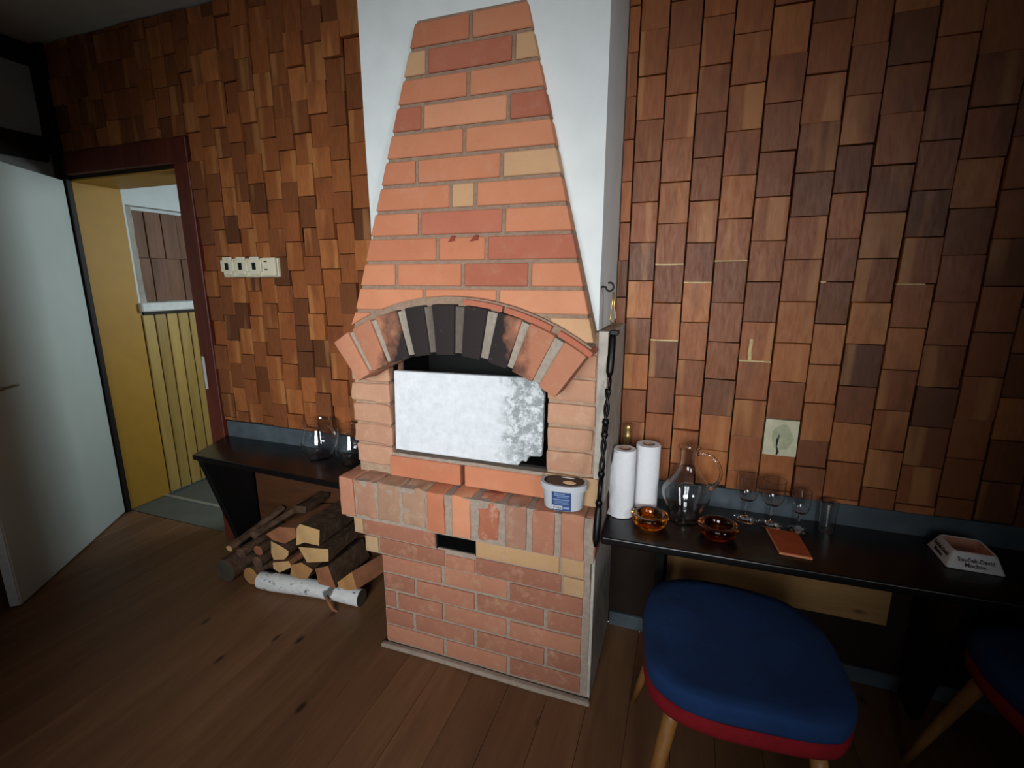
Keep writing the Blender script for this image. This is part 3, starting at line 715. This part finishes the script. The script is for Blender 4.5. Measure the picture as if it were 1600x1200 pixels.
# ---------------------------------------------------------------- switches
sw = thing('switch_strip', (-.9, -.024, 1.40), 'cream strip of three switches and a double socket on tiled wall', 'switch')
mk('back_plate', bx(-1.065, -.732, -.040, -.024, 1.403, 1.487, bev=.004, seg=2), M['cream'], sw)
for i in range(3):
    x = -1.066 + i*.083
    bm = bx(x, x+.079, -.052, -.0405, 1.412, 1.494, bev=.0); es = [e for e in bm.edges if abs(e.verts[0].co.y-e.verts[1].co.y) > .005]
    bmesh.ops.bevel(bm, geom=es, offset=.014, segments=4, affect='EDGES'); bevel_all(bm, .002)
    f = mk('switch', bm, M['cream'], sw)
    mk('rocker_opening', bx(x+.028, x+.050, -.0545, -.0521, 1.435, 1.467, bev=.0008), M['darkhole'], f)
sk = mk('double_socket', bx(-.812, -.735, -.055, -.0405, 1.408, 1.488, bev=.005, seg=2), M['cream'], sw)
for z in (1.430, 1.466):
    bm = bmesh.new(); lathe(bm, [(.019, 0), (.019, .002), (.016, .0022), (.015, .0006), (0, .0006)], (0, 0, 0), 20)
    for v in bm.verts: v.co = Vector((-.790 + v.co.x, -.0552 - v.co.z, z + v.co.y))
    r_ = mk('socket_ring', bm, M['cream'], sk); 
for z in (1.434, 1.470):
    mk('socket_hole', bx(-.795, -.779, -.0578, -.0562, z-.0015, z+.0035), M['darkhole'], sk)
# plaster patch
pt = thing('plaster_patch', (1.33, -.02, .81), 'cracked cream plaster patch filling a socket hole above right shelf', 'patch')
bm = bx(1.288, 1.387, -.0305, -.0005, .8125, .9365); subdiv(bm, 6); rough(bm, .0014, 30, 4); mk('plaster_block', bm, M['patch'], pt)
bm = bmesh.new(); tube(bm, [(1.33, -.030, .905), (1.331, -.0305, .88), (1.328, -.031, .87), (1.327, -.031, .845), (1.333, -.031, .825), (1.330, -.030, .815)], [.002, .003, .005, .003, .004, .003], 6)
mk('crack', bm, M['darkhole'], pt)
pl = []
for i in range(28):
    a = 2*PI*i/28; k = 1 + .22*noise.noise(Vector((math.cos(a)*1.6, math.sin(a)*1.6, 4)))
    pl.append((1.340 + .030*k*math.cos(a), .876 + .047*k*math.sin(a)))
bm = xz_prism(pl, -.0328, -.0306)
mk('plaster_smear', bm, M['patch_dark'], pt)

# ---------------------------------------------------------------- things on the fireplace
tub = thing('ice_cream_tub', (.690, -.425, .7025), 'translucent oval plastic tub with black lid and blue label on brick ledge', 'tub')
def oval(a, b, z, n=48, e=2.3, c=(.693, -.425), rot=.06):
    out = []
    for i in range(n):
        t = 2*PI*i/n; ct, st = math.cos(t), math.sin(t)
        x = a*math.copysign(abs(ct)**(2/e), ct); y = b*math.copysign(abs(st)**(2/e), st)
        out.append((c[0]+x*math.cos(rot)-y*math.sin(rot), c[1]+x*math.sin(rot)+y*math.cos(rot), z))
    return out
def loft(bm, rings, capa=True, capb=True):
    rs = [[bm.verts.new(p) for p in r] for r in rings]
    for a, b in zip(rs, rs[1:]):
        for i in range(len(a)): bm.faces.new((a[i], a[(i+1) % len(a)], b[(i+1) % len(a)], b[i]))
    if capa: bm.faces.new(rs[0][::-1])
    if capb: bm.faces.new(rs[-1])
    return bm
zb = .7035
bm = loft(bmesh.new(), [oval(.055, .034, zb), oval(.060, .038, zb+.004), oval(.066, .043, zb+.062)])
smooth_angle(mk('tub_body', bm, M['tub'], tub), 40)
bm = loft(bmesh.new(), [oval(.068, .045, zb+.056), oval(.073, .0495, zb+.057), oval(.0735, .050, zb+.068), oval(.071, .0475, zb+.071), oval(.066, .043, zb+.071)])
lid = smooth_angle(mk('lid', bm, M['tub'], tub), 40)
bm = loft(bmesh.new(), [oval(.062, .0385, zb+.0712), oval(.062, .0385, zb+.0718)]); mk('lid_print', bm, M['lid_black'], lid)
bm = loft(bmesh.new(), [oval(.020, .012, zb+.0719, 16, 2, (.712, -.437)), oval(.019, .011, zb+.0724, 16, 2, (.712, -.437))]); mk('lid_picture', rough(bm, .0008, 90, 2), M['icecream'], lid)
mk('lid_tag', bx(.680, .720, -.405, -.400, zb+.0719, zb+.0723), M['label_white'], lid)
def wrap(x0, x1, z0, z1, off, mat, parent, nm, n=6):
    """print wrapped on the front of the tub, following its oval wall"""
    bm = bmesh.new(); L = []
    for sgn in (off, off+.0005):
        row = []
        for i in range(n+1):
            x = x0 + (x1-x0)*i/n; col = []
            for z in (z0, z1):
                f = (z-zb)/.062; a = .060+.006*f; b = .038+.005*f
                y = -b*(max(0, 1-abs(x/a)**2.3))**(1/2.3) - sgn
                col.append(bm.verts.new((.693+x*math.cos(.06)-y*math.sin(.06), -.425+x*math.sin(.06)+y*math.cos(.06), z)))
            row.append(col)
        L.append(row)
    for r_ in L:
        for i in range(n): bm.faces.new((r_[i][0], r_[i+1][0], r_[i+1][1], r_[i][1]))
    return mk(nm, bm, M[mat], parent)
lab = wrap(-.030, .029, zb+.003, zb+.0565, .0006, 'label_blue', tub, 'paper_label')
for z0, z1, a, b in ((.049, .0515, -.022, .010), (.044, .0465, -.024, .024), (.040, .0415, -.014, .020), (.033, .0355, -.026, .024), (.029, .0300, -.024, .022), (.0255, .0265, -.024, .018), (.022, .023, -.024, .023)):
    wrap(a, b, zb+z0, zb+z1, .0014, 'label_light', lab, 'print_line')
bc = wrap(-.0285, .003, zb+.007, zb+.017, .0014, 'label_white', lab, 'barcode')
x = -.026
while x < .0:
    w = random.choice((.0006, .001, .0016)); wrap(x, x+w, zb+.0085, zb+.016, .0022, 'lid_black', lab, 'barcode_bar', 1); x += w + random.choice((.0008, .0014))
wrap(.006, .024, zb+.009, zb+.015, .0014, 'label_light', lab, 'print_block')

tub.scale = (1.0, 1.0, 1.2)
# fire iron hanging at the right cheek
ir = thing('fire_iron', (.812, -.50, .645), 'black wrought-iron poker with twisted shaft hanging beside the fireplace', 'fire iron')
ix = .812
iy = lambda z: -.362 - .272*(1.24-z)          # hangs from the hook and leans out along the cheek
mk('wall_plate', bevel_all(bx(.8065, .830, -.378, -.346, 1.236, 1.250), .002), M['iron'], ir)
P3 = lambda z, dx=0, dy=0: (ix+dx, iy(z)+dy, z)
bm = bmesh.new(); tube(bm, [P3(1.243), P3(1.225), P3(1.17), P3(1.13), P3(1.115)], [.007, .011, .012, .011, .005], 10)
mk('grip', bm, M['iron'], ir, smooth=True)
bm = bmesh.new(); tube(bm, [P3(1.098 + .016*math.sin(a), .003, .012*math.cos(a)) for a in [2*PI*i/20 for i in range(21)]], .0035, 8); mk('ring', bm, M['iron'], ir, smooth=True)
bm = bmesh.new()
for ph in (0, PI):
    tube(bm, [P3(1.082-z, .005*math.cos(ph+z*60), .005*math.sin(ph+z*60)) for z in [i*.006 for i in range(42)]], .0042, 7)
tube(bm, [P3(.84), P3(.76)], .007, 8)
mk('twisted_shaft', bm, M['iron'], ir, smooth=True)
bm = bmesh.new()
for z in (.99, .955, .845, .765): lathe(bm, [(0, -.014), (.008, -.010), (.011, 0), (.008, .010), (0, .014)], P3(z), 14)
tag(mk('knob', bm, M['iron'], ir, smooth=True), kind='stuff')
bm = bmesh.new(); tube(bm, [P3(.765), P3(.75), P3(.70), P3(.665), P3(.645)], [.006, .0105, .0115, .0105, .005], 10)
mk('blade', bm, M['iron'], ir, smooth=True)
hk = thing('wall_hook', (.775, -.355, 1.37), 'small black curled hook screwed into edge of white chimney', 'hook')
bm = bmesh.new(); tube(bm, [(.771, -.345, 1.372), (.782, -.345, 1.372)] + [(.795 + .011*math.cos(a), -.345, 1.372 + .012*math.sin(a)) for a in [PI + 5.2*i/16 for i in range(17)]], .0028, 8)
mk('hook_wire', bm, M['iron'], hk, smooth=True)
cd = bmesh.new(); tube(cd, [(.806, -.345, 1.358), (.803, -.343, 1.32), (.799, -.342, 1.28), (.806, -.341, 1.256)], .0022, 6)
tube(cd, [(.806, -.345, 1.358), (.810, -.343, 1.32), (.814, -.342, 1.285), (.81, -.341, 1.256)], .0022, 6)
tag(mk('cord_loop', cd, M['brass'], None, smooth=True), 'thin yellowish cord hanging from the curled hook down to poker', 'cord')

# ---------------------------------------------------------------- things on the right shelf
ZS = .5955
def roll(x, y, r, h, label, loose):
    t = thing('paper_towel_roll', (x, y, ZS), label, 'paper roll', 'paper towel rolls on the right shelf')
    bm = lathe(bmesh.new(), [(.021, .0005), (r-.002, .0005), (r, .002), (r, h-.003), (r-.002, h), (.021, h)], (x, y, ZS), 40, closed=True)
    smooth_angle(mk('paper', bm, M['paper'], t), 40)
    bm = lathe(bmesh.new(), [(.0185, .0005), (.0208, .0005), (.0208, h+.0006), (.0185, h+.0006)], (x, y, ZS), 28, closed=True)
    smooth_angle(mk('core', bm, M['card'], t), 40)
    if loose:
        pts = []
        for i in range(14):
            a = R(318 - i*9); rr = r + .0012 + .009*(i/13)**2.0
            pts.append((x + rr*math.cos(a), y + rr*math.sin(a)))
        bm = bmesh.new(); nz = 10; g = []
        for k in range(nz+1):
            z = ZS + .002 + (h-.006)*k/nz; row = []
            for i, p in enumerate(pts):
                w = noise.noise(Vector((i*.5, k*.7, 2)))*.006*(i/13)
                cut = 1.0 if k < nz*.5 else 1-.45*(k/nz-.5)*2
                q = Vector((x, y)) + (Vector(p)-Vector((x, y)))*(1 + w*8) if i < 10 else Vector(pts[9]) + (Vector(p)-Vector(pts[9]))*cut + Vector((w, w))
                row.append(bm.verts.new((q[0], q[1], z)))
            g.append(row)
        for a, b in zip(g, g[1:]):
            for i in range(len(a)-1): bm.faces.new((a[i], a[i+1], b[i+1], b[i]))
        mk('loose_sheet', bm, M['paper'], t, smooth=True)
roll(.848, -.200, .038, .240, 'white paper towel roll with loose crumpled sheet, nearer the fireplace', True)
roll(.920, -.135, .041, .243, 'taller smooth white paper towel roll, behind and right of the crumpled one', False)
bt = thing('wine_bottle', (.840, -.06, ZS), 'bottle with gold foil neck standing behind the paper rolls', 'bottle')
bm = lathe(bmesh.new(), [(0, .001), (.029, .001), (.031, .006), (.031, .130), (.027, .155), (.016, .185), (.013, .205), (.013, .210), (0, .210)], (.840, -.06, ZS), 32)
smooth_angle(mk('bottle_body', bm, M['bottle'], bt), 50)
bm = lathe(bmesh.new(), [(.0142, .190), (.0140, .235), (.0155, .237), (.0158, .243), (.0145, .246), (.0150, .268), (.0158, .278), (.013, .283), (0, .284)], (.840, -.06, ZS), 28)
smooth_angle(mk('foil', rough(bm, .0006, 120, 3), M['brass'], bt), 50)

def shell(prof, th):
    """outer profile (r, z) bottom to top -> closed thin-walled profile"""
    inner = []
    for r, z in prof[::-1]: inner.append((max(r-th, 0.0), max(z, prof[0][1]+th*1.6)))
    return prof + inner
def spline(ctrl, n=6):
    out = []
    for i in range(len(ctrl)-1):
        p0 = ctrl[max(i-1, 0)]; p1 = ctrl[i]; p2 = ctrl[i+1]; p3 = ctrl[min(i+2, len(ctrl)-1)]
        for k in range(n):
            t = k/n
            f = lambda a, b, c, d: .5*((2*b)+(-a+c)*t+(2*a-5*b+4*c-d)*t*t+(-a+3*b-3*c+d)*t**3)
            out.append((max(f(p0[0], p1[0], p2[0], p3[0]), 0), f(p0[1], p1[1], p2[1], p3[1])))
    out.append(ctrl[-1]); return out
def vessel(ctrl, c, th, n=44, base=.0005):
    o = [(0, base)] + spline(ctrl)
    i = [(max(r-th, 0), max(z, base+.004)) for r, z in spline(ctrl)][::-1]
    i = [p for k, p in enumerate(i) if k == 0 or (abs(p[0]-i[k-1][0]) + abs(p[1]-i[k-1][1])) > 1e-4]
    return lathe(bmesh.new(), o + i + [(0, base+.004)], c, n)
ca = thing('carafe', (1.052, -.165, ZS), 'clear glass carafe with bulbous body, narrow neck and looped handle', 'carafe')
cc = (1.052, -.165, ZS)
smooth_angle(mk('carafe_body', vessel([(.044, .0005), (.050, .006), (.052, .022), (.066, .055), (.079, .092), (.074, .122), (.050, .155), (.031, .190), (.027, .220), (.029, .245), (.036, .258)], cc, .0022), M['glass'], ca), 60)
bm = bmesh.new(); tube(bm, bezier((1.079, -.165, ZS+.236), (1.150, -.170, ZS+.262), (1.182, -.175, ZS+.150), (1.119, -.168, ZS+.122), 18), [.005]*14+[.006, .008, .009, .008], 10)
mk('handle', bm, M['glass'], ca, smooth=True)
def goblet(x, y, s, rb, label):
    t = thing('goblet', (x, y, ZS), label, 'glass', 'stemmed glasses on the right shelf')
    c = (x, y, ZS); h = .160*s
    prof = [(0, .0005), (.036*s, .0005), (.037*s, .002), (.030*s, .005), (.010*s, .010), (.0042*s, .022*s), (.0040*s, .040*s), (.0065*s, .052*s), (.0042*s, .060*s), (.0055*s, .070*s)]
    b = mk('stem', lathe(bmesh.new(), prof + [(0, .071*s)], c, 32), M['glass'], t); smooth_angle(b, 60)
    o = spline([(.006*s, .0715*s), (.022*s, .076*s), (rb*.92, .094*s), (rb*1.0, .120*s), (rb*.97, h)])
    i = [(max(r-.0013, 0), max(z, .0755*s)) for r, z in o][::-1]
    i = [p for k, p in enumerate(i) if k == 0 or (abs(p[0]-i[k-1][0]) + abs(p[1]-i[k-1][1])) > 1e-4]
    smooth_angle(mk('bowl', lathe(bmesh.new(), [(0, .0715*s)] + o + i + [(0, .0755*s)], c, 40), M['glass'], t), 60)
goblet(1.247, -.100, 1.0, .034, 'stemmed wine glass nearest the carafe')
goblet(1.321, -.112, 1.0, .035, 'stemmed wine glass in the middle of the three')
goblet(1.402, -.118, .84, .028, 'smallest stemmed glass, rightmost of the three')
tag(smooth_angle(mk('shot_glass', vessel([(.019, .0005), (.022, .004), (.024, .05), (.027, .100)], (1.488, -.09, ZS), .0016), M['glass']), 60), 'small clear tumbler at the upstand right of the stemmed glasses', 'glass')
def bowl(x, y, r, mat, label):
    ctrl = [(.030, .0005), (.046, .004), (r*.94, .022), (r, .036), (r*.96, .042)]
    o = [(0, .0005)] + spline(ctrl); i = spline([(.022, .012), (.034, .014), (r*.55, .024), (r*.66, .040), (r*.80, .044)])[::-1]
    tag(smooth_angle(mk('ashtray_bowl', lathe(bmesh.new(), o + i + [(0, .012)], (x, y, ZS), 48), M[mat]), 60), label, 'bowl', 'amber glass bowls on the right shelf')
bowl(.944, -.250, .061, 'amber', 'bright amber glass bowl in front of the paper rolls')
bowl(1.153, -.245, .061, 'amber_dark', 'dark brown glass bowl in front of the carafe')
ct = thing('terracotta_tile', (1.355, -.225, ZS), 'flat orange terracotta tile lying in front of the stemmed glasses', 'tile')
bm = bmesh.new(); prism(bm, [(1.304, -.152), (1.320, -.300), (1.406, -.303), (1.394, -.155)], lambda p: (p[0], p[1], ZS+.0005), lambda p: (p[0], p[1], ZS+.008)); bmesh.ops.recalc_face_normals(bm, faces=bm.faces); bevel_all(bm, .001)
mk('tile_body', bm, M['terraedge'], ct)
bm = bmesh.new(); prism(bm, [(1.306, -.154), (1.322, -.297), (1.404, -.300), (1.392, -.157)], lambda p: (p[0], p[1], ZS+.0081), lambda p: (p[0], p[1], ZS+.0086)); mk('glaze', bm, M['terracotta'], ct)
# square ashtray with lettering
az = ZS+.0005; acx, acy = 1.822, -.150
at = thing('ashtray', (acx, acy, az), 'white china ashtray with sloping sides and dark red lettering', 'ashtray')
rot = -.03
def sq(hw, z, rad, n=5):
    out = []
    for sx, sy, a0 in ((1, 1, 0), (-1, 1, 90), (-1, -1, 180), (1, -1, 270)):
        for k in range(n):
            a = R(a0 + 90*k/(n-1)); x = sx*(hw-rad) + rad*math.cos(a); y = sy*(hw-rad) + rad*math.sin(a)
            out.append((acx + x*math.cos(rot)-y*math.sin(rot), acy + x*math.sin(rot)+y*math.cos(rot), z))
    return out
bm = loft(bmesh.new(), [sq(.064, az, .006), sq(.066, az+.002, .007), sq(.050, az+.046, .010), sq(.047, az+.048, .010), sq(.043, az+.046, .010)], True, False)
rs_top = sq(.043, az+.046, .010)
a_body = smooth_angle(mk('ashtray_body', bm, M['china'], at), 35)
bm = loft(bmesh.new(), [sq(.043, az+.0461, .010), sq(.036, az+.030, .012), sq(.026, az+.018, .012)], False, True)
mk('ashtray_well', bm, M['dish'], at, smooth=True)
def text_mesh(body, size, f, mat, parent, name='lettering', bold=.035):
    cu = bpy.data.curves.new(name, 'FONT'); cu.body = body; cu.size = size; cu.align_x = 'CENTER'; cu.offset = bold*size*.6; cu.extrude = .0002; cu.resolution_u = 3
    tmp = bpy.data.objects.new('tmp', cu); COL.objects.link(tmp)
    bpy.context.view_layer.update()
    me = bpy.data.meshes.new_from_object(tmp.evaluated_get(bpy.context.evaluated_depsgraph_get()))
    bpy.data.objects.remove(tmp)
    bm = bmesh.new(); bm.from_mesh(me); bpy.data.meshes.remove(me)
    for v in bm.verts: v.co = f(v.co)
    return mk(name, bm, M[mat], parent)
def side_map(side, h, nofs=.0012):
    # maps text plane (x, y) onto a sloping side; side 0 faces -y, side 1 faces -x
    def f(c):
        f_ = (h + c.y)/.044; hw = .066 + (.050-.066)*f_
        if side == 0: p = Vector((c.x, -hw-nofs-c.z, 0))
        else: p = Vector((-hw-nofs-c.z, -c.x, 0))
        return Vector((acx + p.x*math.cos(rot)-p.y*math.sin(rot), acy + p.x*math.sin(rot)+p.y*math.cos(rot), az+.002+h+c.y))
    return f
for side in (0, 1):
    text_mesh('Souček-David', .0145, side_map(side, .022), 'ink', at)
    text_mesh('Mochov.', .0145, side_map(side, .009), 'ink', at)

# glass jugs on the left shelf
def jug(x, y, s, label):
    t = thing('glass_jug', (x, y, .5985), label, 'jug', 'glass jugs on the left shelf')
    c = (x, y, .5985)
    smooth_angle(mk('jug_body', vessel([(.040*s, .0005), (.052*s, .006), (.074*s, .045), (.079*s, .075), (.068*s, .120), (.060*s, .150), (.063*s, .176)], c, .0022), M['glass'], t), 60)
    bm = bmesh.new(); tube(bm, bezier((x+.061*s, y-.01, c[2]+.160), (x+.112*s, y-.02, c[2]+.165), (x+.118*s, y-.02, c[2]+.075), (x+.077*s, y-.01, c[2]+.068), 16), .0055, 9)
    mk('handle', bm, M['glass'], t, smooth=True)
jug(-.510, -.125, 1.0, 'larger clear glass jug on the left shelf, farther from the fireplace')
jug(-.325, -.135, .93, 'clear glass jug on the left shelf partly hidden by fireplace bricks')

# ---------------------------------------------------------------- stools
def stool_outline(k=1.0, z=0.0, c=(1.195, -.60)):
    pts = [(.958, -.519), (.966, -.64), (.984, -.735), (1.025, -.785), (1.085, -.808), (1.182, -.812), (1.345, -.792), (1.400, -.752), (1.423, -.68), (1.419, -.55), (1.390, -.44), (1.317, -.372), (1.19, -.352), (1.068, -.360), (.985, -.410)]
    n = len(pts); out = []
    for i in range(n):
        p0, p1, p2, p3 = [Vector(pts[(i+j-1) % n]) for j in range(4)]
        for t in (0, .25, .5, .75):
            q = .5*((2*p1)+(-p0+p2)*t+(2*p0-5*p1+4*p2-p3)*t*t+(-p0+3*p1-3*p2+p3)*t**3)
            q = Vector(c) + (q-Vector(c))*k
            out.append((q.x, q.y, z))
    return out
def stool(label):
    t = thing('stool', (1.195, -.60, 0), label, 'stool', 'padded stools at the right shelf')
    bm = loft(bmesh.new(), [stool_outline(.93, .404), stool_outline(.985, .408), stool_outline(1.0, .420), stool_outline(1.0, .440), stool_outline(.98, .448)])
    smooth_angle(mk('seat', bm, M['red'], t, label='red upholstered seat'), 60)
    R_ = [(.96, .449), (.995, .452), (1.005, .460), (1.005, .482), (.995, .494), (.965, .501), (.85, .503), (.64, .504), (.42, .504), (.2, .504)]
    bm = loft(bmesh.new(), [stool_outline(k, z) for k, z in R_])
    for v in bm.verts:
        if v.co.z > .49: v.co.z += noise.noise(v.co*7)*.006 + noise.noise(v.co*17)*.0025
        else: v.co += noise.noise_vector(v.co*16)*.0025
    smooth_angle(mk('cushion', bm, M['blue'], t, label='loose blue cloth cushion'), 60)
    for a, b in (((1.02, -.45), (.935, -.36)), ((1.05, -.74), (.975, -.86)), ((1.34, -.77), (1.42, -.86)), ((1.30, -.45), (1.38, -.38))):
        bm = bmesh.new(); tube(bm, [Vector((a[0]+(b[0]-a[0])*f, a[1]+(b[1]-a[1])*f, .405*(1-f)+.002)) for f in (0, .1, .35, .7, 1)], [.017, .0185, .017, .0135, .010], 14)
        mk('leg', bm, M['legwood'], t, smooth=True)
    return t
st = stool('blue cushioned red stool with wooden legs tucked under the right shelf')
s2 = st.copy(); COL.objects.link(s2); s2.location = st.location + Vector((.80, .085, 0)); s2.rotation_euler = (0, 0, .10)
for c in list(st.children):
    d = c.copy(); COL.objects.link(d); d.parent = s2
s2['label'] = 'second blue and red stool, partly cut off at the right edge'
